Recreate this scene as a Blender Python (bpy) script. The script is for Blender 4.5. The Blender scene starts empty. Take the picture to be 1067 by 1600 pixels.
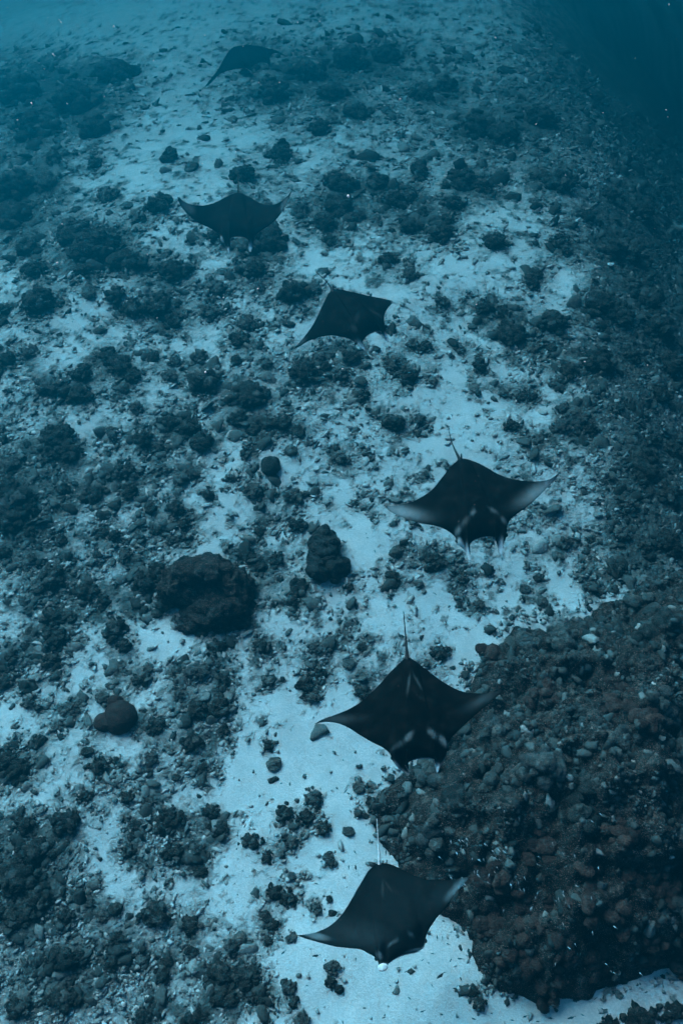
import bpy, math, random
import numpy as np
from mathutils import Vector

random.seed(11)
rng = np.random.default_rng(7)
scene = bpy.context.scene
R = math.radians

# ---------------------------------------------------------------- camera
CAM_H, PITCH, FPX = 18.0, 32.0, 1331.0
cam = bpy.data.cameras.new('camera')
cam.sensor_fit = 'VERTICAL'
cam.sensor_height = 24.0
cam.lens = 24.0 * FPX / 1600.0
cam.clip_start, cam.clip_end = 0.1, 600.0
cam_o = bpy.data.objects.new('camera', cam)
cam_o.location = (0, 0, CAM_H)
cam_o.rotation_euler = (R(PITCH), 0, 0)
scene.collection.objects.link(cam_o)
scene.camera = cam_o

# ---------------------------------------------------------------- light from the water surface above
SUN_EL, SUN_AZ = 33.0, -36.0        # azimuth from +Y, negative to the left
world = bpy.data.worlds.new('World')
scene.world = world
world.use_nodes = True
wn = world.node_tree.nodes
wl = world.node_tree.links
bg = wn['Background']
sky = wn.new('ShaderNodeTexSky')
sky.sky_type = 'NISHITA'
sky.sun_disc = False
sky.sun_elevation = R(SUN_EL)
sky.sun_rotation = R(SUN_AZ)
wl.new(sky.outputs[0], bg.inputs[0])
bg.inputs[1].default_value = 0.05
sun = bpy.data.lights.new('sun', 'SUN')
sun.energy = 5.0
sun.angle = R(55)
sun.color = (1.0, 0.84, 0.84)
sun_o = bpy.data.objects.new('sun', sun)
sd = Vector((math.sin(R(SUN_AZ)) * math.cos(R(SUN_EL)), math.cos(R(SUN_AZ)) * math.cos(R(SUN_EL)), math.sin(R(SUN_EL))))
sun_o.rotation_euler = sd.to_track_quat('Z', 'Y').to_euler()
sun_o.location = sd * 60
scene.collection.objects.link(sun_o)
vs = scene.view_settings
vs.view_transform = 'Standard'
vs.look = 'None'
vs.gamma = 1.0
vs.use_curve_mapping = False
vs.exposure = 2.0
scene.cycles.use_denoising = True
scene.cycles.use_adaptive_sampling = True
scene.cycles.adaptive_threshold = 0.03
scene.cycles.volume_bounces = 0
scene.cycles.max_bounces = 2
scene.cycles.diffuse_bounces = 1
scene.cycles.glossy_bounces = 1
HAZE_DENSITY = 0.067
HAZE_COLOR = (0.0, 0.30, 0.52)
HAZE_ABSORB = (0.085, 0.45, 0.97)
HAZE_ANISO = 0.90

# ---------------------------------------------------------------- helpers
def col_link(o):
    scene.collection.objects.link(o)
    return o

def tag(o, label=None, cat=None, group=None, kind=None):
    if label: o['label'] = label
    if cat: o['category'] = cat
    if group: o['group'] = group
    if kind: o['kind'] = kind
    return o

def empty(name, loc):
    o = bpy.data.objects.new(name, None)
    o.location = loc
    o.empty_display_size = 0.2
    return col_link(o)

def np_mesh(name, verts, faces, smooth=True):
    """verts (n,3), faces (m,k) all of one size"""
    me = bpy.data.meshes.new(name)
    verts = np.ascontiguousarray(verts, dtype=np.float32)
    faces = np.ascontiguousarray(faces, dtype=np.int32)
    m, k = faces.shape
    me.vertices.add(len(verts)); me.vertices.foreach_set('co', verts.ravel())
    me.loops.add(m * k); me.loops.foreach_set('vertex_index', faces.ravel())
    me.polygons.add(m)
    me.polygons.foreach_set('loop_start', np.arange(0, m * k, k, dtype=np.int32))
    me.polygons.foreach_set('use_smooth', np.full(m, smooth, dtype=bool))
    me.update(calc_edges=True)
    me.validate()
    return me

def vattr(me, name, vals):
    a = me.attributes.new(name, 'FLOAT', 'POINT')
    a.data.foreach_set('value', np.ascontiguousarray(vals, dtype=np.float32))

def hash3(ix, iy, iz, seed):
    h = (ix * 374761393 + iy * 668265263 + iz * 2147483647 + seed * 1274126177) & 0xFFFFFFFF
    h = ((h ^ (h >> 13)) * 1274126177) & 0xFFFFFFFF
    h = h ^ (h >> 16)
    return (h & 0xFFFFFF).astype(np.float64) / 0xFFFFFF

def vnoise(x, y, z=None, seed=0):
    x = np.asarray(x, float); y = np.asarray(y, float)
    z = np.zeros_like(x) if z is None else np.asarray(z, float)
    fx, fy, fz = np.floor(x), np.floor(y), np.floor(z)
    ix, iy, iz = fx.astype(np.int64), fy.astype(np.int64), fz.astype(np.int64)
    u, v, w = x - fx, y - fy, z - fz
    u = u * u * (3 - 2 * u); v = v * v * (3 - 2 * v); w = w * w * (3 - 2 * w)
    r = 0
    for a in (0, 1):
        for b in (0, 1):
            for c in (0, 1):
                r = r + hash3(ix + a, iy + b, iz + c, seed) * (u if a else 1 - u) * (v if b else 1 - v) * (w if c else 1 - w)
    return r * 2 - 1

def fbm(x, y, z=None, seed=0, octv=4, gain=0.5):
    s, amp, tot = 0, 1.0, 0
    x = np.asarray(x, float); y = np.asarray(y, float)
    c, sn = math.cos(0.6), math.sin(0.6)
    for o in range(octv):
        s = s + amp * vnoise(x, y, z, seed + o * 17)
        tot += amp; amp *= gain
        x, y = (c * x - sn * y) * 2.03 + 3.1, (sn * x + c * y) * 2.03 + 1.7
        if z is not None: z = np.asarray(z) * 2.03 + 5.3
    return s / tot

def sstep(a, b, x):
    t = np.clip((x - a) / (b - a), 0, 1)
    return t * t * (3 - 2 * t)

# photograph pixel (1067 x 1600) <-> place
SP, CP = math.sin(R(PITCH)), math.cos(R(PITCH))
def ray(px, py):
    u = (np.asarray(px, float) - 533.5) / FPX
    v = (800.0 - np.asarray(py, float)) / FPX
    return u, SP + v * CP, -CP + v * SP
def at_z(px, py, z):
    dx, dy, dz = ray(px, py)
    t = (z - CAM_H) / dz
    return dx * t, dy * t
def to_px(x, y, z):
    dz = np.asarray(z, float) - CAM_H
    depth = np.maximum(y * SP - dz * CP, 0.5)
    v = (y * CP + dz * SP) / depth
    return 533.5 + FPX * x / depth, 800 - FPX * v, depth

def terrain(x, y):
    x = np.asarray(x, float); y = np.asarray(y, float)
    sp = lambda t: np.log1p(np.exp(np.clip(t, -30, 30)))
    edge_r = 8.0 + 0.05 * (y - 12) + 1.0 * vnoise(y * 0.22, y * 0 + 3.3, seed=5)
    edge_l = -8.3 + 1.1 * vnoise(y * 0.2, y * 0 + 9.3, seed=6)
    z = -0.75 * sp((x - edge_r) * 1.2) / 1.2 - 0.20 * sp((edge_l - x) * 1.0)
    z = z - 0.23 * sp((y - 21) * 0.5) / 0.5
    z = z + 0.28 * fbm(x * 0.22, y * 0.22, seed=40, octv=3)
    return np.maximum(z, -20 + 1.5 * vnoise(x * 0.1, y * 0.1, seed=3))

def ground(px, py):
    z = np.zeros_like(np.asarray(px, float))
    for _ in range(12):
        x, y = at_z(px, py, z)
        z = 0.5 * z + 0.5 * terrain(x, y)
    return x, y, terrain(x, y)

# ---------------------------------------------------------------- materials
def new_mat(name):
    m = bpy.data.materials.new(name)
    m.use_nodes = True
    nt = m.node_tree
    b = nt.nodes['Principled BSDF']
    b.inputs['Roughness'].default_value = 0.85
    b.inputs['Specular IOR Level'].default_value = 0.15
    return m, nt, b

def nd(nt, typ, **kw):
    n = nt.nodes.new(typ)
    for k, v in kw.items():
        if isinstance(k, str) and hasattr(n, k): setattr(n, k, v)
    return n

def noise(nt, vec, scale, detail=4, rough=0.55):
    n = nt.nodes.new('ShaderNodeTexNoise')
    n.inputs['Scale'].default_value = scale
    n.inputs['Detail'].default_value = detail
    n.inputs['Roughness'].default_value = rough
    if vec is not None: nt.links.new(vec, n.inputs['Vector'])
    return n.outputs['Fac']

def ramp(nt, fac, stops, interp='LINEAR'):
    n = nt.nodes.new('ShaderNodeValToRGB')
    n.color_ramp.interpolation = interp
    e = n.color_ramp.elements
    while len(e) > len(stops): e.remove(e[-1])
    while len(e) < len(stops): e.new(1.0)
    for i, (p, c) in enumerate(stops):
        e[i].position = p
        e[i].color = c if len(c) == 4 else (*c, 1)
    nt.links.new(fac, n.inputs[0])
    return n.outputs[0]

def mathn(nt, op, a, b=None, c=None):
    n = nt.nodes.new('ShaderNodeMath'); n.operation = op
    for i, v in enumerate((a, b, c)):
        if v is None: continue
        if isinstance(v, (int, float)): n.inputs[i].default_value = v
        else: nt.links.new(v, n.inputs[i])
    return n.outputs[0]

def mixc(nt, fac, a, b, mode='MIX'):
    n = nt.nodes.new('ShaderNodeMix'); n.data_type = 'RGBA'; n.blend_type = mode
    for s, v in ((n.inputs[0], fac), (n.inputs[6], a), (n.inputs[7], b)):
        if isinstance(v, (int, float)): s.default_value = v
        elif isinstance(v, tuple): s.default_value = (*v, 1)
        else: nt.links.new(v, s)
    return n.outputs[2]

def bump(nt, b, h, strength, dist):
    n = nt.nodes.new('ShaderNodeBump')
    n.inputs['Strength'].default_value = strength
    n.inputs['Distance'].default_value = dist
    nt.links.new(h, n.inputs['Height'])
    nt.links.new(n.outputs[0], b.inputs['Normal'])

def mat_seabed():
    m, nt, b = new_mat('seabed_sand')
    pos = nt.nodes.new('ShaderNodeNewGeometry').outputs['Position']
    cov = nt.nodes.new('ShaderNodeAttribute'); cov.attribute_name = 'cover'
    c = cov.outputs['Fac']
    n1 = noise(nt, pos, 7.0, 6, 0.75)
    n2 = noise(nt, pos, 2.2, 3, 0.65)
    n3 = noise(nt, pos, 26.0, 3, 0.7)
    vo = nt.nodes.new('ShaderNodeTexVoronoi'); vo.feature = 'F1'
    vo.inputs['Scale'].default_value = 6.5; vo.inputs['Randomness'].default_value = 1.0
    wob = nt.nodes.new('ShaderNodeVectorMath'); wob.operation = 'MULTIPLY_ADD'
    nc = nt.nodes.new('ShaderNodeTexNoise'); nc.inputs['Scale'].default_value = 5.0; nc.inputs['Detail'].default_value = 1
    nt.links.new(pos, nc.inputs['Vector']); nt.links.new(nc.outputs['Color'], wob.inputs[0]); wob.inputs[1].default_value = (0.35, 0.35, 0.35); nt.links.new(pos, wob.inputs[2])
    nt.links.new(wob.outputs[0], vo.inputs['Vector'])
    lumps = vo.outputs['Distance']
    sand = ramp(nt, n2, [(0.3, (0.60, 0.60, 0.59)), (0.7, (0.82, 0.815, 0.80))])
    sand = mixc(nt, ramp(nt, n3, [(0.42, (0.35, 0.35, 0.35)), (0.60, (0, 0, 0))]), sand, (0.34, 0.35, 0.345))
    tv = mathn(nt, 'ADD', mathn(nt, 'MULTIPLY', n1, 0.65), mathn(nt, 'MULTIPLY', n3, 0.35))
    turf = ramp(nt, tv, [(0.35, (0.05, 0.065, 0.063)), (0.45, (0.17, 0.19, 0.186)), (0.54, (0.36, 0.38, 0.373)), (0.64, (0.62, 0.622, 0.612))])
    deep = ramp(nt, tv, [(0.34, (0.025, 0.035, 0.035)), (0.50, (0.075, 0.092, 0.09)), (0.66, (0.2, 0.22, 0.215))])
    # turf eats into the sand along ragged edges, the densest growth is darker
    f = mathn(nt, 'ADD', mathn(nt, 'MULTIPLY', mathn(nt, 'SUBTRACT', n1, 0.5), 2.0), mathn(nt, 'MULTIPLY', mathn(nt, 'SUBTRACT', n3, 0.5), 1.1))
    f = mathn(nt, 'ADD', f, mathn(nt, 'MULTIPLY', mathn(nt, 'SUBTRACT', n2, 0.5), 0.5))
    f = mathn(nt, 'ADD', f, c)
    f1 = ramp(nt, f, [(0.04, (0, 0, 0)), (0.48, (1, 1, 1))])
    f2 = ramp(nt, f, [(0.60, (0, 0, 0)), (1.0, (1, 1, 1))])
    colr = mixc(nt, f2, mixc(nt, f1, sand, turf), deep)
    nt.links.new(colr, b.inputs['Base Color'])
    h = mathn(nt, 'ADD', mathn(nt, 'MULTIPLY', f1, mathn(nt, 'SUBTRACT', n1, mathn(nt, 'MULTIPLY', lumps, 0.9))), mathn(nt, 'MULTIPLY', n3, 0.2))
    bump(nt, b, h, 0.8, 0.12)
    return m

def mat_coral(name, dark, mid, light, speck=0.0, scale=5.0, bstr=0.6):
    m, nt, b = new_mat(name)
    tc = nt.nodes.new('ShaderNodeNewGeometry').outputs['Position']
    oi = nt.nodes.new('ShaderNodeObjectInfo')
    n1 = noise(nt, tc, scale, 6, 0.65)
    n2 = noise(nt, tc, scale * 6, 4, 0.6)
    f = mathn(nt, 'ADD', mathn(nt, 'MULTIPLY', n1, 0.65), mathn(nt, 'MULTIPLY', n2, 0.35))
    c = ramp(nt, f, [(0.36, dark), (0.52, mid), (0.68, light)])
    c = mixc(nt, 1.0, c, ramp(nt, oi.outputs['Random'], [(0, (0.7, 0.7, 0.72)), (1, (1.3, 1.25, 1.2))]), 'MULTIPLY')
    if speck > 0:
        n3 = noise(nt, tc, scale * 11, 2, 0.5)
        s = ramp(nt, n3, [(0.60, (0, 0, 0)), (0.68, (1, 1, 1))])
        s = mathn(nt, 'MULTIPLY', s, speck)
        c = mixc(nt, s, c, (0.42, 0.42, 0.40))
    nt.links.new(c, b.inputs['Base Color'])
    bump(nt, b, f, bstr, 0.25)
    return m

def mat_rubble():
    m, nt, b = new_mat('coral_rubble')
    a = nt.nodes.new('ShaderNodeAttribute'); a.attribute_name = 'tint'
    pos = nt.nodes.new('ShaderNodeNewGeometry').outputs['Position']
    n = noise(nt, pos, 22, 3)
    f = mathn(nt, 'ADD', a.outputs['Fac'], mathn(nt, 'MULTIPLY', mathn(nt, 'SUBTRACT', n, 0.5), 0.5))
    c = ramp(nt, f, [(0.0, (0.022, 0.028, 0.028)), (0.35, (0.085, 0.1, 0.098)), (0.65, (0.26, 0.28, 0.273)), (1.0, (0.58, 0.58, 0.565))])
    nt.links.new(c, b.inputs['Base Color'])
    bump(nt, b, n, 0.5, 0.03)
    return m

def mat_manta():
    m, nt, b = new_mat('manta_skin')
    a = nt.nodes.new('ShaderNodeAttribute'); a.attribute_name = 'pale'
    pos = nt.nodes.new('ShaderNodeNewGeometry').outputs['Position']
    n = noise(nt, pos, 5, 5)
    n2 = noise(nt, pos, 26, 2)
    dark = ramp(nt, n, [(0.3, (0.0008, 0.0012, 0.0014)), (0.55, (0.003, 0.003, 0.003)), (0.75, (0.009, 0.0085, 0.008))])
    v = nt.nodes.new('ShaderNodeTexVoronoi'); v.inputs['Scale'].default_value = 4.0
    nt.links.new(pos, v.inputs['Vector'])
    s = ramp(nt, v.outputs['Distance'], [(0.035, (1, 1, 1)), (0.06, (0, 0, 0))])
    dark = mixc(nt, mathn(nt, 'MULTIPLY', s, 0.25), dark, (0.25, 0.25, 0.25))
    n4 = noise(nt, pos, 12, 6, 0.7)
    pf = mathn(nt, 'MULTIPLY', a.outputs['Fac'], mathn(nt, 'ADD', 0.25, mathn(nt, 'MULTIPLY', n4, 1.5)))
    pf = mathn(nt, 'MINIMUM', mathn(nt, 'MAXIMUM', pf, 0), 1)
    c = mixc(nt, pf, dark, (0.44, 0.58, 0.62))  # pale skin; the blue-green tint paints a cyan sheen into it
    nt.links.new(c, b.inputs['Base Color'])
    b.inputs['Roughness'].default_value = 0.7
    b.inputs['Specular IOR Level'].default_value = 0.012
    bump(nt, b, n2, 0.15, 0.01)
    return m

def mat_plain(name, c, rough=0.6):
    m, nt, b = new_mat(name)
    pos = nt.nodes.new('ShaderNodeNewGeometry').outputs['Position']
    n = noise(nt, pos, 30, 3)
    k = tuple(v * 0.7 for v in c); l = tuple(min(1, v * 1.3) for v in c)
    nt.links.new(ramp(nt, n, [(0.3, k), (0.7, l)]), b.inputs['Base Color'])
    b.inputs['Roughness'].default_value = rough
    return m

M = dict(
    seabed=mat_seabed(),
    dark=mat_coral('dark_coral', (0.010, 0.0135, 0.0135), (0.036, 0.044, 0.043), (0.17, 0.19, 0.185), 0.4, 7.0, 1.0),
    mid=mat_coral('grey_coral', (0.035, 0.045, 0.045), (0.11, 0.126, 0.124), (0.27, 0.285, 0.28), 0.3, 6.0, 1.0),
    brown=mat_coral('brown_coral', (0.028, 0.018, 0.016), (0.085, 0.056, 0.049), (0.18, 0.128, 0.113), 0.10, 6.0, 0.9),
    dome=mat_coral('smooth_brown_coral', (0.03, 0.019, 0.017), (0.06, 0.037, 0.032), (0.10, 0.066, 0.058), 0.12, 9.0, 0.7),
    boulder=mat_coral('boulder_coral', (0.011, 0.010, 0.009), (0.048, 0.038, 0.034), (0.18, 0.155, 0.14), 0.8, 6.0, 1.0),
    reef=mat_coral('reef_rock', (0.008, 0.007, 0.0065), (0.027, 0.022, 0.020), (0.17, 0.155, 0.145), 0.8, 4.5, 1.0),
    rubble=mat_rubble(), manta=mat_manta(),
    tail_dark=mat_plain('dark_tail', (0.012, 0.012, 0.012)), tail_pale=mat_plain('pale_tail', (0.55, 0.55, 0.55)),
    lip=mat_plain('pale_lip', (0.4, 0.42, 0.42)), eye=mat_plain('eye', (0.01, 0.01, 0.01), 0.2),
    fish=mat_plain('dark_fish', (0.02, 0.022, 0.025)), fish_pale=mat_plain('pale_fish', (0.35, 0.5, 0.55), 0.35),
    white=mat_plain('white_skin', (0.8, 0.8, 0.8)), speck=mat_plain('drifting_speck', (0.8, 0.76, 0.74)),
)

# ---------------------------------------------------------------- layout of the reef (measured in the photograph)
MOUND = np.array([(560,1255),(590,1225),(640,1185),(672,1120),(725,1085),(745,1015),(800,975),(860,968),(930,945),(985,905),(1040,880),(1130,870),
                  (1180,1050),(1180,1400),(1120,1500),(1040,1525),(985,1545),(915,1570),(840,1578),(775,1550),(728,1508),(722,1455),(690,1440),(640,1400),(605,1345),(575,1310)], float)
def poly_dist(px, py, P):
    px = np.asarray(px, float); py = np.asarray(py, float)
    inside = np.zeros(px.shape, bool); d = np.full(px.shape, 1e9)
    n = len(P)
    for i in range(n):
        ax, ay = P[i]; bx, by = P[(i + 1) % n]
        cond = ((ay > py) != (by > py)) & (px < (bx - ax) * (py - ay) / (by - ay + 1e-12) + ax)
        inside ^= cond
        t = np.clip(((px - ax) * (bx - ax) + (py - ay) * (by - ay)) / ((bx - ax) ** 2 + (by - ay) ** 2), 0, 1)
        d = np.minimum(d, np.hypot(px - ax - t * (bx - ax), py - ay - t * (by - ay)))
    return np.where(inside, d, -d)

# x, y, radius x, radius y, amount: bare sand lowers the cover, turf and rubble raise it; some paint light fall-off
PATCH = [
    (480,1185,75,55,-.75),(450,1215,60,40,-.6),(530,1170,70,55,-.7),(560,1130,50,35,-.5),(540,1320,50,70,-.6),(400,1240,55,50,-.45),(375,1330,45,70,-.35),
    (480,1470,45,70,-.6),(570,1540,100,50,-.9),(660,1510,90,60,-.9),(640,1470,70,60,-.7),(760,1585,120,30,-.8),(930,1590,130,25,-.7),(1030,1560,60,25,-.4),(520,1380,50,60,-.6),(480,1550,40,50,-.5),
    (265,1005,45,32,-.7),(250,1000,25,20,-.3),(740,1012,40,30,-.8),(880,935,90,28,-.5),(700,940,90,35,-.4),(590,950,60,30,-.25),(870,640,35,60,-.3),
    (350,800,42,26,-.6),(375,725,60,30,-.35),(30,440,50,25,-.4),(175,455,45,25,-.35),(110,660,60,25,-.2),(500,405,25,30,-.4),(720,45,40,30,-.2),
    (270,190,75,110,-.35),(330,60,60,60,-.3),(80,380,30,20,-.35),(620,280,50,20,-.2),(650,420,60,50,-.15),(780,340,90,40,-.25),(880,470,40,70,-.2),(690,690,60,60,-.25),
    (560,720,40,60,-.15),(570,840,45,30,-.3),(330,870,60,30,-.2),(420,850,40,25,-.3),(450,1080,30,70,-.2),(70,1260,40,50,-.3),(330,1080,40,25,-.2),(620,620,50,50,-.2),(780,560,60,60,-.15),
    (20,1110,30,30,-.2),(230,600,50,30,-.2),(290,540,40,30,-.2),(180,1010,40,30,.1),
    (80,140,130,60,.75),(30,300,60,80,.75),(140,390,65,45,.3),(450,130,140,60,.25),(620,120,120,70,.3),(760,210,120,60,.3),(930,120,170,160,.8),(1040,330,90,160,.8),  # reef growth; strong patches at the sides also paint the darkening there
    (980,470,75,120,.5),(1010,640,75,150,.6),(1030,800,70,100,.6),(30,790,80,70,.6),(60,960,90,120,.15),(600,760,250,130,.10),(870,800,120,120,.08),(430,600,250,250,-.06),(385,98,95,42,.45),(40,15,150,40,-.6),(190,20,120,40,-.3),(170,560,180,160,-.10),(200,1000,200,200,-.08),(230,1350,160,160,-.08),(250,280,200,120,-.08),(40,1360,85,110,.6),(90,1510,130,80,.5),(10,680,40,60,.35),(260,1300,110,80,.12),(300,1540,170,60,.2),(270,1130,100,70,.1),  # sides painted darker for light fall-off, top left corner paler for hazy glow
    (1000,850,80,60,.3),(330,920,110,75,.35),(170,880,110,70,.1),(120,1080,110,70,.05),(640,340,60,30,.2),(560,310,60,40,.25),(860,560,80,50,.25),(200,760,120,50,.1),(480,480,50,30,.15),(270,470,60,40,.2),(940,1030,160,60,.4)]
def cover(px, py, x, y):
    c = 0.085 + 0.16 * fbm(x * 0.55, y * 0.55, seed=21, octv=3) + 0.55 * fbm(x * 1.9, y * 1.9, seed=31, octv=5, gain=0.75)
    c = c + 0.62 * sstep(0.10, 0.34, fbm(x * 3.6, y * 3.6, seed=57, octv=3, gain=0.6)) * sstep(-0.25, 0.15, c)
    for ex, ey, rx, ry, a in PATCH:
        q = ((px - ex) / rx) ** 2 + ((py - ey) / ry) ** 2
        c = c + (a * 0.7 if a < 0 and ey < 1100 else a) * np.exp(-q * 0.9)
    for h in HEADS:
        hx, hy, rx, ry = h[:4]
        q = ((px - hx) / (rx * 1.55 + 5)) ** 2 + ((py - hy) / (ry * 1.55 + 5)) ** 2
        near = q < 6
        c[near] += 0.46 * np.exp(-q[near])
    return c

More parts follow.
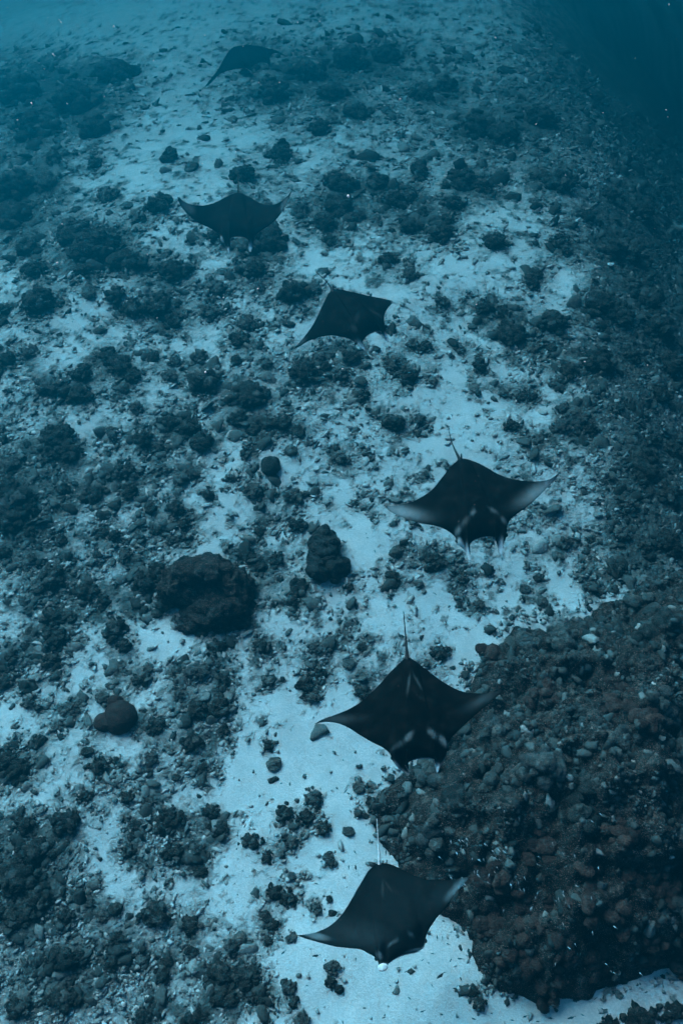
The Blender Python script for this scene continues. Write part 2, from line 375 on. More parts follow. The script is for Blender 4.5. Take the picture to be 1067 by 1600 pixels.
# coral heads: x, y, radius x, radius y, tone (d dark, m grey, b brown)
HT = """265 247 14 13 d|150 258 12 10 d|85 250 16 10 d|250 325 22 16 d|170 308 18 12 m|45 392 18 16 d|118 372 26 22 d|150 395 34 28 d|178 378 18 16 d|380 280 20 18 d|440 247 14 24 d
|418 378 30 28 d|392 392 20 14 d|335 370 11 10 d|470 330 14 12 m|300 262 10 9 m|215 345 14 10 m|545 100 32 18 d|480 118 30 16 d|430 150 26 16 d|520 150 24 14 d|600 90 28 14 d|660 150 24 14 d
|695 137 18 14 d|500 205 18 12 d|560 180 22 12 d|740 205 28 16 d|785 215 24 18 d|840 190 26 16 d|655 272 13 20 d|615 318 20 17 d|640 311 15 14 d|706 321 17 11 d|722 289 28 18 d|752 296 18 12 d|640 358 23 13 d
|690 368 20 18 d|700 345 12 10 d|660 335 11 10 d|590 292 20 15 d|533 292 28 14 d|528 326 26 20 d|508 352 18 16 d|560 340 12 10 m|876 293 27 17 d|850 280 14 12 d|950 308 16 10 d|772 382 22 12 d|872 382 14 14 d|884 395 11 10 d
|950 392 30 20 d|985 400 26 22 d|605 408 16 11 d|515 378 14 12 d|915 340 18 10 d|1000 330 26 18 d|60 205 40 20 d|120 165 40 20 d|30 150 36 20 d|180 120 36 18 d|25 300 34 22 d|20 345 30 24 d|75 290 20 16 m|150 205 26 16 d
|55 425 20 12 d|62 475 25 24 d|6 490 14 12 d|200 415 34 16 d|130 424 16 10 d|140 460 10 9 m|182 464 18 15 d|210 486 22 14 d|252 481 22 20 d|272 506 16 14 d|330 490 20 12 m|272 428 28 16 d|340 453 17 12 m|405 450 9 8 m|395 425 24 14 d
|458 462 26 17 d|490 455 14 12 m|386 508 17 14 m|374 534 18 13 d|13 565 15 14 d|46 555 13 10 m|168 560 18 16 d|188 574 20 18 d|210 589 16 14 d|80 606 28 14 m|130 586 16 15 d|122 620 32 16 d|240 560 8 8 d|266 590 14 12 m|312 560 14 12 m|322 600 28 18 d
|274 566 11 9 m|196 610 8 8 d|212 640 18 9 m|388 622 32 24 d|372 658 17 14 d|440 664 17 16 d|396 673 10 10 d|416 664 10 9 d|467 676 9 9 d|415 691 6 5 d|387 707 10 14 m|395 770 19 14 m|460 778 22 12 m
|264 662 22 16 d|296 672 20 16 d|316 695 19 18 d|224 690 18 14 d|250 703 12 10 d|195 740 24 15 d|176 680 12 12 m|92 690 28 26 d|112 712 20 18 d|78 716 16 14 d|45 696 7 7 d|20 728 20 14 m|100 766 10 9 d|256 736 15 9 m|298 741 15 10 m|326 775 10 9 d|362 748 14 6 m
|148 776 24 14 d|204 770 18 14 d|236 796 10 9 d|276 796 17 12 d|28 792 40 24 d|15 765 24 18 d|532 720 14 12 m|455 706 10 8 m|476 582 24 22 d|508 575 9 7 d|532 588 14 12 m|370 566 8 8 d|416 570 12 11 m|500 560 12 10 m|550 560 16 13 d
|830 444 13 14 d|838 430 9 9 d|690 474 12 11 m|640 432 15 10 m|756 484 16 14 d|786 490 14 12 d|796 524 20 24 d|860 510 24 20 d|862 546 9 8 d|832 546 9 8 m|748 574 12 12 d|716 546 10 11 m|666 543 12 9 d|645 540 11 10 m
|612 572 14 12 m|636 590 18 13 d|566 620 14 10 d|615 665 22 14 d|655 658 12 10 m|676 596 7 7 m|815 621 11 11 d|831 622 7 7 d|786 616 8 7 m|797 667 13 10 d|900 655 22 16 m|876 670 16 12 m|920 672 16 12 d|935 480 24 20 d|965 490 22 24 d
|935 570 28 20 d|885 582 14 18 d|1010 470 24 26 d|1025 510 22 24 d|985 455 18 16 d|965 640 11 9 d|1016 690 18 10 d|1000 730 24 32 d|1050 705 18 14 d|1030 620 18 14 d|985 560 18 12 d|1045 570 18 20 d|880 640 10 8 m|840 690 12 9 m|980 790 16 12 m|1040 770 22 20 d
|20 815 30 22 d|48 832 16 12 d|97 845 9 8 d|50 874 9 8 d|10 866 13 12 d|155 868 8 8 d|180 838 11 10 d|163 834 9 9 d|196 870 12 14 m|84 905 22 22 d|60 920 16 12 m|246 831 13 8 d|288 820 12 12 d|270 845 11 8 m|228 912 20 18 d|245 893 18 14 d|375 866 8 8 d
|391 870 13 11 d|406 884 10 10 d|432 876 11 16 d|405 831 9 11 d|465 822 17 11 d|465 922 15 22 d|458 940 12 10 d|225 955 8 8 d|247 960 9 7 d|162 940 11 14 d|135 925 24 16 d|178 985 18 22 d|196 1010 16 12 d|84 965 20 14 d|85 1000 22 24 d|80 1032 16 12 d|114 968 8 8 d|47 988 7 7 d|40 1010 7 6 d
|20 1030 11 17 d|8 1066 16 14 d|217 1064 13 11 d|276 1050 11 10 m|232 1046 10 12 m|310 1052 24 14 m|338 1013 14 17 d|350 1066 13 14 d|282 1086 12 11 m|244 1136 18 16 d|350 1142 11 11 d|345 1105 22 18 d|308 1110 20 16 d|300 1162 22 16 d|238 1188 11 17 m|138 1175 9 8 d|62 1160 16 14 d|10 1192 26 22 d
|115 1110 14 12 m|90 1135 12 10 m|160 1090 10 9 m|45 1100 12 10 m|478 1072 14 18 d|490 1090 14 10 m|502 1052 11 9 d|420 1165 11 11 d|430 1193 10 10 m|410 1012 16 12 d|500 1012 20 10 m|420 1065 14 10 m
|678 881 18 16 d|666 872 11 10 d|612 902 12 11 d|616 914 7 6 d|545 919 11 7 d|532 892 8 9 m|618 864 10 9 m|820 922 8 8 m|842 903 8 6 d|916 918 11 11 m|932 927 7 7 d|846 942 10 10 m|748 946 12 8 m|720 906 10 16 m|566 1012 8 7 d|686 1021 18 11 d|566 1082 13 12 d|546 1038 9 9 m
|1006 856 12 10 d|970 836 16 14 m|962 892 18 14 d|1040 850 22 20 d|880 850 16 12 m|108 1285 26 23 d|134 1246 16 12 d|40 1290 20 16 d|58 1332 36 18 d|30 1375 38 26 d|60 1400 28 22 d|35 1432 30 18 d|28 1204 24 20 d|200 1246 12 11 d|156 1196 18 16 d
|213 1290 10 9 d|208 1308 8 8 d|202 1330 13 12 d|266 1278 26 16 d|250 1294 14 12 d|331 1270 18 12 d|342 1298 18 15 d|270 1334 22 16 d|312 1362 13 10 d|310 1328 13 12 d|316 1202 12 11 d|275 1216 7 6 d|236 1252 11 9 m|426 1195 9 9 m|427 1219 9 5 d|393 1315 20 12 d|418 1340 11 13 d
|444 1272 18 16 d|478 1278 17 14 d|490 1246 12 20 m|506 1296 12 13 d|456 1318 14 12 m|515 1345 13 13 m|456 1370 7 6 m|430 1396 16 14 d|452 1404 13 14 d|414 1432 9 9 d|428 1446 13 9 d|420 1472 8 8 d|456 1466 12 9 m|497 1421 9 12 m|515 1405 5 5 d|520 1427 6 5 d|142 1410 9 12 m|160 1431 12 14 m|181 1420 10 10 d
|106 1432 14 12 d|240 1430 26 20 d|300 1446 21 14 d|186 1466 15 11 d|192 1484 10 8 d|362 1478 14 15 m|376 1466 9 9 m|300 1487 15 11 d|255 1524 14 14 d|262 1503 10 8 d|100 1500 34 20 d|176 1506 18 13 d|222 1502 8 7 m|348 1520 24 18 d|385 1530 26 22 d|352 1560 24 18 d|395 1556 14 12 d|450 1544 14 16 m|458 1566 12 10 d|412 1562 9 8 d|474 1592 14 12 m
|520 1512 17 10 m|516 1534 11 11 d|530 1546 7 6 d|100 1562 34 16 d|225 1586 23 11 d|310 1592 26 12 d|30 1576 24 16 d|586 1258 15 14 d|748 1566 12 15 d|736 1548 9 8 d|560 1232 10 8 m|545 1300 9 7 m|1000 1590 34 14 d|1050 1580 26 14 d|950 1598 18 8 d"""
HEADS = []
for ln in HT.replace('\n', '').split('|'):
    a = ln.split()
    if len(a) == 5: HEADS.append((float(a[0]), float(a[1]), float(a[2]), float(a[3]), a[4]))

# ---------------------------------------------------------------- seabed: one sheet, fine in view, coarse far out
def axis(lo, hi, step, far):
    inner = list(np.arange(lo, hi + 1e-6, step))
    out, s, p = [], step, hi
    while p < far: s *= (1.012 if p < hi + 30 else 1.18); p += s; out.append(p)
    pre, s, p = [], step, lo
    while p > -far: s *= (1.012 if p > lo - 10 else 1.18); p -= s; pre.append(p)
    return np.array(pre[::-1] + inner + out)
def grid_faces(nx, ny):
    i = np.arange(nx * ny).reshape(ny, nx)
    return np.stack([i[:-1, :-1], i[:-1, 1:], i[1:, 1:], i[1:, :-1]], -1).reshape(-1, 4)
gx, gy = axis(-11, 10, 0.065, 150), axis(-1.5, 24, 0.07, 150)
X, Y = np.meshgrid(gx, gy)
X, Y = X.ravel(), Y.ravel()
Z = terrain(X, Y)
PX, PY, DP = to_px(X, Y, Z)
COV = cover(PX, PY, X, Y)
vis = (np.abs(X) < 24) & (Y > -2) & (Y < 52)
rough = np.clip(COV, 0, 1)
Z = Z + np.where(vis, rough * (0.07 * fbm(X * 3.2, Y * 3.2, seed=50, octv=3) + 0.05 * np.abs(vnoise(X * 7, Y * 7, seed=60))), 0) + 0.02 * fbm(X * 1.3, Y * 1.3, seed=51, octv=2)
me = np_mesh('seabed', np.stack([X, Y, Z], -1), grid_faces(len(gx), len(gy)))
vattr(me, 'cover', COV)
me.materials.append(M['seabed'])
seabed = tag(col_link(bpy.data.objects.new('seabed', me)), 'pale sand seabed mottled with grey rubble and algae turf', kind='structure')

# ---------------------------------------------------------------- rounded coral shapes
def ico(sub):
    import bmesh
    bm = bmesh.new()
    bmesh.ops.create_icosphere(bm, subdivisions=sub, radius=1.0)
    v = np.array([q.co[:] for q in bm.verts]); f = np.array([[q.index for q in p.verts] for p in bm.faces])
    bm.free()
    return v, f
ICO0, ICO1, ICO2, ICO3, ICO5 = ico(1), ico(2), ico(3), ico(4), ico(5)

def lump(base, seed, amp=0.45, knob=0.20, kscale=2.3, fine=0.22):
    v, f = base
    o = seed * 3.7
    r = 1 + amp * fbm(v[:, 0] * 1.2 + o, v[:, 1] * 1.2, v[:, 2] * 1.2, seed=seed, octv=2)
    # knobs: distance to scattered bump centres
    g = np.random.default_rng(seed)
    n = int(14 * kscale)
    c = g.normal(size=(n, 3)); c /= np.linalg.norm(c, axis=1)[:, None]
    d = np.min(np.linalg.norm(v[:, None, :] - c[None], axis=2), axis=1)
    r = r + knob * (np.sqrt(np.clip(1 - (d / 0.62) ** 2, 0, 1)) - 0.5)
    r = r + fine * fbm(v[:, 0] * 5 + o, v[:, 1] * 5, v[:, 2] * 5, seed=seed + 5, octv=3, gain=0.7)
    p = v * r[:, None]
    p[:, 2] = np.where(p[:, 2] < 0, p[:, 2] * 0.55, p[:, 2])
    return p, f
HEADM = [np_mesh('coral_head_shape', *lump(ICO3, 100 + i)) for i in range(12)]
LOBEM = [np_mesh('coral_lobe_shape', *lump(ICO2, 200 + i, 0.45, 0.12, 1.2, 0.20)) for i in range(12)]
_cache = {}
def with_mat(me, key):
    k = (me.name, key)
    if k not in _cache:
        c = me.copy(); c.materials.clear(); c.materials.append(M[key]); _cache[k] = c
    return _cache[k]

def place(o, loc, sx, sy, sz, rz, tilt=0.25):
    o.location = loc
    o.scale = (sx, sy, sz)
    o.rotation_euler = (random.uniform(-tilt, tilt), random.uniform(-tilt, tilt), rz)
    return o

# ---------------------------------------------------------------- labels that single each thing out
LAND = [('ray with the white tail', 600, 1430), ('ray beside the reef mound', 640, 1110), ('pale-tipped ray', 735, 790), ('curled-wing ray', 550, 500), ('swept-wing ray', 370, 345), ('faint top ray', 385, 95),
        ('big boulder coral', 320, 925), ('double brown dome coral', 185, 1120), ('stacked twin coral', 510, 870), ('lone round coral', 423, 730), ('bottom left corner', 0, 1600), ('top left corner', 0, 0),
        ('bottom right corner', 1067, 1600), ('top right corner', 1067, 0), ('bare sand pit', 262, 1008), ('middle of the left edge', 0, 700), ('middle of the right edge', 1067, 640)]
DIRS = ['right of', 'below right of', 'below', 'below left of', 'left of', 'above left of', 'above', 'above right of']
def ordinal(n):
    w = ['nearest', 'second', 'third', 'fourth', 'fifth', 'sixth', 'seventh', 'eighth', 'ninth', 'tenth', 'eleventh', 'twelfth']
    if n < 12: return w[n]
    k = n + 1
    return f'{k}' + ('th' if 10 < k % 100 < 14 else {1: 'st', 2: 'nd', 3: 'rd'}.get(k % 10, 'th'))
def unique_labels(items, noun):
    """items: (x, y, adjectives); label = adjectives + noun + rank in its direction from a landmark"""
    bins = {}
    for i, (x, y, adj) in enumerate(items):
        d, name, a = min((math.hypot(x - lx, y - ly), ln, math.atan2(y - ly, x - lx)) for ln, lx, ly in LAND)
        o = DIRS[int(round(a / (math.pi / 4))) % 8]
        bins.setdefault((name, o), []).append((d, i))
    out = [None] * len(items)
    for (name, o), L in bins.items():
        L.sort()
        for k, (d, i) in enumerate(L):
            x, y, adj = items[i]
            out[i] = f'{adj} {noun}, {ordinal(k)} ' + (f'one {o} the {name}' if len(L) > 1 else f'coral {o} the {name}' if noun.startswith('coral') else f'one {o} the {name}')
    return out

# ---------------------------------------------------------------- coral heads
adj = []
for hx, hy, rx, ry, t in HEADS:
    r = max(rx, ry)
    adj.append((hx, hy, ('tiny ' if r < 9 else 'small ' if r < 14 else 'mid-sized ' if r < 21 else 'large ') + ('dark' if t == 'd' else 'grey')))
LBL = unique_labels(adj, 'coral head')
for i, (hx, hy, rx, ry, t) in enumerate(HEADS):
    x, y, z = (float(q) for q in ground(hx, hy))
    _, _, dep = to_px(x, y, z)
    k = float(dep) / FPX
    wx = rx * k
    obl = math.cos(math.atan2(y, CAM_H - z))
    wy = ry * k / max(0.55, obl) * 0.95
    wz = min(wx, wy) * random.uniform(0.55, 0.9)
    key = 'dark' if t == 'd' else 'mid'
    grp = 'coral heads scattered over the seabed'
    if max(rx, ry) < 10.5:
        o = bpy.data.objects.new('coral_head', with_mat(random.choice(HEADM), key))
        place(o, (x, y, z + wz * 0.12), wx, wy, wz, random.uniform(-0.5, 0.5))
        col_link(o)
    else:
        o = empty('coral_head', (x, y, z))
        n = int(8 + max(rx, ry) / 1.7)
        core = bpy.data.objects.new('core', with_mat(random.choice(HEADM), key))
        place(core, (0, 0, wz * 0.1), wx * 0.66, wy * 0.66, wz * 0.8, random.uniform(0, 6))
        core.parent = o; col_link(core)
        ph, am = random.uniform(0, 6.28), random.uniform(0.1, 0.35)
        for j in range(n):
            a = j * 2.399 + random.uniform(-0.4, 0.4)
            q = math.sqrt((j + 0.6) / n) * random.uniform(0.78, 1.12)
            q *= 1 + am * math.sin(2 * a + ph) + 0.5 * am * math.sin(3 * a + 2 * ph)
            s = random.uniform(0.13, 0.36) * (1.1 - 0.35 * q)
            lo = bpy.data.objects.new('lobe', with_mat(random.choice(HEADM if s > 0.3 else LOBEM), key if random.random() < 0.85 else 'mid'))
            zz = wz * (0.78 * math.sqrt(max(0, 1 - min(1, q) ** 2)) - 0.05)
            m = (wx + wy) / 2
            place(lo, (wx * q * math.cos(a), wy * q * math.sin(a), zz), m * s, m * s * random.uniform(0.8, 1.25), m * s * random.uniform(0.7, 1.0), random.uniform(0, 6))
            lo.parent = o; col_link(lo)
    tag(o, LBL[i], 'coral', grp)

# ---------------------------------------------------------------- a few corals with a form of their own
def lobed(name, px, py, parts, key, label, partname='lobe', meshes=None, lift=0.1):
    x, y, z = (float(q) for q in ground(px, py))
    k = float(to_px(x, y, z)[2]) / FPX
    o = empty(name, (x, y, z))
    for (dx, dy, r, ratio, h, zc) in parts:
        c = bpy.data.objects.new(partname, with_mat(random.choice(meshes or HEADM), key))
        place(c, (dx * k, -dy * k * 1.12, zc * k), r * k, r * ratio * k, h * k, random.uniform(-0.3, 0.3), 0.12)
        c.parent = o; col_link(c)
    return tag(o, label, 'coral')
DOMEM = [np_mesh('coral_dome_shape', *lump(ICO3, 300 + i, 0.12, 0.03, 1.0, 0.04)) for i in range(3)]
lobed('dome_coral', 185, 1120, [(6, 2, 26, 1.02, 22, 4), (-16, 8, 20, .75, 15, 2), (-6, -20, 13, .9, 14, 3)], 'dome', 'smooth double-lobed brown dome coral lying alone left of the sand pit', meshes=DOMEM)
lobed('round_coral', 423, 731, [(0, 0, 16, 1.05, 14, 4), (7, -5, 8, 1, 9, 8), (-6, 6, 8, 1, 8, 6)], 'dark', 'lone round dark dome coral on pale sand near the centre left', meshes=DOMEM)
lobed('stacked_coral', 509, 872, [(-4, -30, 14, 1, 15, 10), (6, -26, 12, .9, 13, 8), (-8, -16, 17, .9, 18, 12), (8, -12, 16, 1, 18, 12), (-2, -4, 22, .8, 22, 12), (-6, 22, 21, .95, 20, 8), (14, 20, 16, 1.1, 17, 8), (28, 16, 11, 1.3, 13, 5), (2, 12, 24, .7, 20, 6), (-18, 2, 10, 1, 12, 8), (16, 36, 8, .8, 8, 4)],
      'dark', 'tall dark twin stacked coral clump with rounded lobes near the centre')

# the big boulder coral
bx, by, bz = (float(q) for q in ground(322, 930))
kk = float(to_px(bx, by, bz)[2]) / FPX
bo = empty('boulder_coral', (bx, by, bz))
def boulder_shape(seed):
    p, f = lump(ICO5, seed, 0.30, 0.10, 3.0)
    n = p / np.linalg.norm(p, axis=1)[:, None]
    ridge = 0.30 * np.abs(vnoise(p[:, 0] * 2.4 + 4, p[:, 1] * 2.4, p[:, 2] * 2.4, seed=seed + 1)) + 0.16 * fbm(p[:, 0] * 6, p[:, 1] * 6, p[:, 2] * 6, seed=seed + 2, octv=4, gain=0.65)
    return p - n * ridge[:, None], f
for (dx, dy, r, ratio, h, zc, rz, sd_) in [(6, -12, 62, .62, 46, 14, -0.25, 400), (-38, -8, 38, .8, 40, 12, 0.5, 401), (24, 28, 52, .62, 34, 6, -0.15, 402), (46, -2, 30, 1.1, 38, 8, 0.2, 403), (-14, 44, 26, .6, 18, 2, 0, 404)]:
    m_ = np_mesh('boulder_shape', *boulder_shape(sd_)); m_.materials.append(M['boulder'])
    c = bpy.data.objects.new('boulder_block', m_)
    c.location = (dx * kk, -dy * kk * 1.15, zc * kk); c.scale = (r * kk, r * ratio * kk * 1.15, h * kk); c.rotation_euler = (0.1, 0.05, rz)
    c.parent = bo; col_link(c)
for j in range(26):
    a = random.uniform(0, 6.28); q = random.uniform(0.55, 1.05)
    c = bpy.data.objects.new('lobe', with_mat(random.choice(HEADM), random.choice(['boulder', 'dark', 'dark', 'mid'])))
    s = random.uniform(7, 15) * kk
    place(c, (70 * q * math.cos(a) * kk, 58 * q * math.sin(a) * kk * 1.1, random.uniform(0, 26) * (1.1 - q) * kk), s, s, s * 0.8, a)
    c.parent = bo; col_link(c)
tag(bo, 'big dark craggy boulder coral with pale flecks left of centre', 'coral')

# ---------------------------------------------------------------- reef mound lower right
def worley(x, y, scale, seed):
    X_, Y_ = np.asarray(x) * scale, np.asarray(y) * scale
    ix, iy = np.floor(X_).astype(np.int64), np.floor(Y_).astype(np.int64)
    best = np.full(X_.shape, 9.0)
    for a in (-1, 0, 1):
        for b in (-1, 0, 1):
            jx = ix + a; jy = iy + b; z0 = jx * 0
            cx = jx + hash3(jx, jy, z0, seed); cy = jy + hash3(jx, jy, z0 + 7, seed + 3)
            best = np.minimum(best, (X_ - cx) ** 2 + (Y_ - cy) ** 2)
    return np.sqrt(best)
def bumps(x, y, scale, seed):
    return np.sqrt(np.clip(1 - (worley(x, y, scale, seed) / 0.85) ** 2, 0, 1))
def mound_h(d, x, y):
    wx_ = x + 0.18 * fbm(x * 2.5, y * 2.5, seed=75, octv=2); wy_ = y + 0.18 * fbm(x * 2.5 + 9, y * 2.5, seed=76, octv=2)
    return mound_h0(d, x, y) + sstep(-4, 30, d) * (0.34 * bumps(wx_, wy_, 1.5, 91) + 0.20 * bumps(wx_, wy_, 3.3, 92) + 0.09 * bumps(wx_, wy_, 7.0, 93) - 0.3)
def mound_h0(d, x, y):
    e = sstep(-8, 120, d + 44 * fbm(x * 1.0, y * 1.0, seed=71, octv=4, gain=0.65))
    h = 0.9 * e + 1.3 * sstep(40, 260, d)
    return h + e * (0.5 * fbm(x * 0.8, y * 0.8, seed=72, octv=3) + 0.5 * fbm(x * 1.9, y * 1.9, seed=73, octv=3) - 0.35 * sstep(0.25, 0.6, vnoise(x * 1.1 + 3, y * 1.1, seed=74)))
mx, my = np.arange(0.0, 11.5, 0.045), np.arange(-1.5, 14, 0.045)
MX, MY = np.meshgrid(mx, my); sh = MX.shape
MXf, MYf = MX.ravel(), MY.ravel()
gz = terrain(MXf, MYf)
mpx, mpy, _ = to_px(MXf, MYf, gz)
md = poly_dist(mpx, mpy, MOUND)
mz = gz - 0.15 + mound_h(md, MXf, MYf) * 1.0
F = grid_faces(len(mx), len(my))
keep = (md[F] > -14).all(axis=1)
F = F[keep]
used = np.unique(F); remap = -np.ones(len(MXf), int); remap[used] = np.arange(len(used))
mo = empty('reef_mound', (float(MXf[used].mean()), float(MYf[used].mean()), 0))
tag(mo, 'large dark reef mound of crowded brown coral lobes at lower right', 'reef')
mm = np_mesh('reef_rock', np.stack([MXf, MYf, mz], -1)[used] - np.array(mo.location), remap[F])
mm.materials.append(M['reef'])
rock = bpy.data.objects.new('rock_base', mm); rock.parent = mo; col_link(rock)

def mound_z(x, y):
    g = terrain(x, y)
    a, b, _ = to_px(x, y, g)
    d = poly_dist(a, b, MOUND)
    return g - 0.15 + mound_h(d, x, y), d, a, b
LX, LY = rng.uniform(0, 11, 40000), rng.uniform(-1.2, 13.5, 40000)
LZ, LD, LA, LB = mound_z(LX, LY)
ok = (LD > 2) & (LA < 1120)
LX, LY, LZ, LD, LA, LB = (q[ok] for q in (LX, LY, LZ, LD, LA, LB))
zone = np.exp(-(((LA - 880) / 150) ** 2 + ((LB - 1430) / 140) ** 2)) + 0.5 * np.exp(-(((LA - 930) / 60) ** 2 + ((LB - 1130) / 80) ** 2))
zone = zone + 0.35 * vnoise(LX * 0.9, LY * 0.9, seed=81)
lr = np.where(zone > 0.45, rng.uniform(0.09, 0.21, len(LX)), rng.uniform(0.05, 0.15, len(LX)))
lr = lr * (1 + 0.35 * vnoise(LX * 1.6, LY * 1.6, seed=82))
lr = np.where(rng.random(len(LX)) < 0.55, lr * 0.5, lr)
bare = vnoise(LX * 1.3, LY * 1.3, seed=83) + 0.6 * vnoise(LX * 3.1, LY * 3.1, seed=84)
lr = np.where((bare > 0.25) & (zone < 0.6), lr * 0.45, lr)
order = np.argsort(-lr)
kept, cell = [], {}
for i in order:
    r = lr[i]; cx, cy = int(LX[i] / 0.3), int(LY[i] / 0.3); good = True
    for a in (-1, 0, 1):
        for b in (-1, 0, 1):
            for j in cell.get((cx + a, cy + b), ()):
                if (LX[i] - LX[j]) ** 2 + (LY[i] - LY[j]) ** 2 < ((r + lr[j]) * 0.72) ** 2: good = False; break
            if not good: break
        if not good: break
    if good:
        kept.append(i); cell.setdefault((cx, cy), []).append(i)
def add_lobe(x, y, z, r, key):
    c = bpy.data.objects.new('lobe', with_mat(random.choice(LOBEM), key))
    place(c, (x - mo.location.x, y - mo.location.y, z), r, r * random.uniform(0.8, 1.25), r * random.uniform(0.7, 1.0), random.uniform(0, 6), 0.35)
    c.parent = mo; col_link(c)
nl, centres = 0, []
for i in order:
    if nl > 285: break
    if LA[i] > 1075 or LD[i] < 14: continue
    if any((LX[i] - a) ** 2 + (LY[i] - b) ** 2 < 0.62 ** 2 for a, b in centres): continue
    if zone[i] < 0.25 and rng.random() < 0.8: continue
    centres.append((LX[i], LY[i]))
    key = 'brown' if random.random() < (0.85 if zone[i] > 0.4 else 0.3) else random.choice(['dark', 'mid', 'mid'])
    m = random.randint(4, 9); R0 = random.uniform(0.22, 0.42)
    for j in range(m):
        q = math.sqrt((j + 0.3) / m); a = j * 2.4 + random.random()
        x_, y_ = LX[i] + R0 * q * math.cos(a), LY[i] + R0 * q * math.sin(a)
        z_ = float(mound_z(np.array([x_]), np.array([y_]))[0][0])
        r_ = random.uniform(0.09, 0.19) * (1.1 - 0.3 * q)
        add_lobe(x_, y_, max(z_ - 0.25 * r_, LZ[i] - 0.05 + 0.10 * (1 - q * q) - 0.15 * q), r_, key)
        nl += 1
small = list(kept)
def scatter_mesh(name, xs, ys, zs, rs, protos, stretch=(0.6, 1.5), flat=(0.4, 0.9), tints=None):
    """many small pieces as one real mesh"""
    V, Fc, T = [], [], []
    off = 0
    n = len(xs)
    which = rng.integers(0, len(protos), n)
    for w, (pv, pf) in enumerate(protos):
        idx = np.where(which == w)[0]
        if not len(idx): continue
        k = len(idx)
        a = rng.uniform(0, 6.283, k); tl = rng.normal(0, 0.35, (k, 2))
        s = np.stack([rng.uniform(*stretch, k), np.ones(k), rng.uniform(*flat, k)], -1) * rs[idx][:, None]
        p = pv[None] * s[:, None, :]
        p[..., 2] += p[..., 0] * tl[:, None, 0] + p[..., 1] * tl[:, None, 1]
        ca, sa = np.cos(a)[:, None], np.sin(a)[:, None]
        x = p[..., 0] * ca - p[..., 1] * sa; y = p[..., 0] * sa + p[..., 1] * ca
        q = np.stack([x + xs[idx][:, None], y + ys[idx][:, None], p[..., 2] + zs[idx][:, None]], -1)
        V.append(q.reshape(-1, 3))
        Fc.append((pf[None] + (np.arange(k) * len(pv))[:, None, None] + off).reshape(-1, 3))
        T.append(np.repeat(tints[idx], len(pv)))
        off += k * len(pv)
    me = np_mesh(name, np.concatenate(V), np.concatenate(Fc))
    vattr(me, 'tint', np.concatenate(T))
    return me
def shard(base, seed, amp):
    v, f = base
    g = np.random.default_rng(seed)
    p = v * (1 + amp * g.uniform(-1, 1, (len(v), 1)))
    p[:, 1] += 0.25 * np.sin(p[:, 0] * 2 + seed)
    return p, f
P0 = [shard(ICO0, 500 + i, 0.5) for i in range(10)]
P1 = [shard(lump(ICO1, 520 + i, 0.8, 0.1, 1, 0.3), i, 0.10) for i in range(14)]
small = np.array(small)
small = small[lr[small] < 0.11][:2400]
sm = scatter_mesh('small_lobes', LX[small] - mo.location.x, LY[small] - mo.location.y, LZ[small] - lr[small] * 0.25, lr[small], P1, (0.7, 1.6), (0.5, 1.0),
                  np.clip(rng.normal(0.16, 0.14, len(small)) + np.where(rng.random(len(small)) < 0.10, 0.35, 0), 0.02, 0.95))
sm.materials.append(M['rubble'])
so = bpy.data.objects.new('small_lobes', sm); so.parent = mo; col_link(so); so['kind'] = 'stuff'

# ---------------------------------------------------------------- rubble strewn over the sand (uncountable)
def sample_cover(n, rlo, rhi, thr, seed):
    g = np.random.default_rng(seed)
    px, py = g.uniform(-60, 1127, n), g.uniform(-40, 1660, n)
    x, y, z = ground(px, py)
    c = cover(px, py, x, y) + 0.25 * fbm(x * 5, y * 5, seed=91, octv=2)
    d = poly_dist(px, py, MOUND)
    c = c + 0.45 * np.exp(-(d / 22.0) ** 2) * (d < 4)
    keep = (g.random(n) < sstep(thr, thr + 0.55, c) ** 1.3 + 0.015) & (d < 4) & (y < 45)
    x, y, z, py = x[keep], y[keep], z[keep], py[keep]
    dep = to_px(x, y, z)[2]
    r = (rlo + (rhi - rlo) * g.random(len(x)) ** 3.0) * dep / 17.0
    return x, y, z, r, g, np.clip(c[keep] - 0.45, 0, 1) * 0.45  # darker pieces in dense cover, carrying the painted side darkening too
x, y, z, r, g, dk = sample_cover(150000, 0.013, 0.055, 0.08, 3)
x, y, z, r, dk = (q[:52000] for q in (x, y, z, r, dk))
rm = scatter_mesh('rubble', x, y, z + 0.012, r, P0, (0.7, 2.6), (0.2, 0.5), np.clip(g.normal(0.66, 0.22, len(x)) - dk, 0, 1))
rm.materials.append(M['rubble'])
tag(col_link(bpy.data.objects.new('coral_rubble', rm)), 'grey coral rubble and shards strewn over the sand', 'rubble', kind='stuff')
x, y, z, r, g, dk = sample_cover(13000, 0.05, 0.15, 0.30, 5)
x, y, z, r, dk = (q[:3200] for q in (x, y, z, r, dk))
rm = scatter_mesh('small_corals', x, y, z - r * 0.02, r, P1, (0.8, 1.5), (0.3, 0.6), np.clip(g.normal(0.33, 0.15, len(x)) - dk * 0.6, 0, 0.8))
rm.materials.append(M['rubble'])
tag(col_link(bpy.data.objects.new('small_coral_lumps', rm)), 'countless small grey coral lumps between the larger heads', 'coral', kind='stuff')

# ---------------------------------------------------------------- manta rays
def spline(P, n):
    """Catmull-Rom through the rows of P"""
    P = np.asarray(P, float); m = len(P)
    t = np.linspace(0, m - 1, n); i = np.minimum(t.astype(int), m - 2); u = (t - i)[:, None]
    p0, p1, p2, p3 = P[np.maximum(i - 1, 0)], P[i], P[i + 1], P[np.minimum(i + 2, m - 1)]
    return 0.5 * ((2 * p1) + (-p0 + p2) * u + (2 * p0 - 5 * p1 + 4 * p2 - p3) * u ** 2 + (-p0 + 3 * p1 - 3 * p2 + p3) * u ** 3)

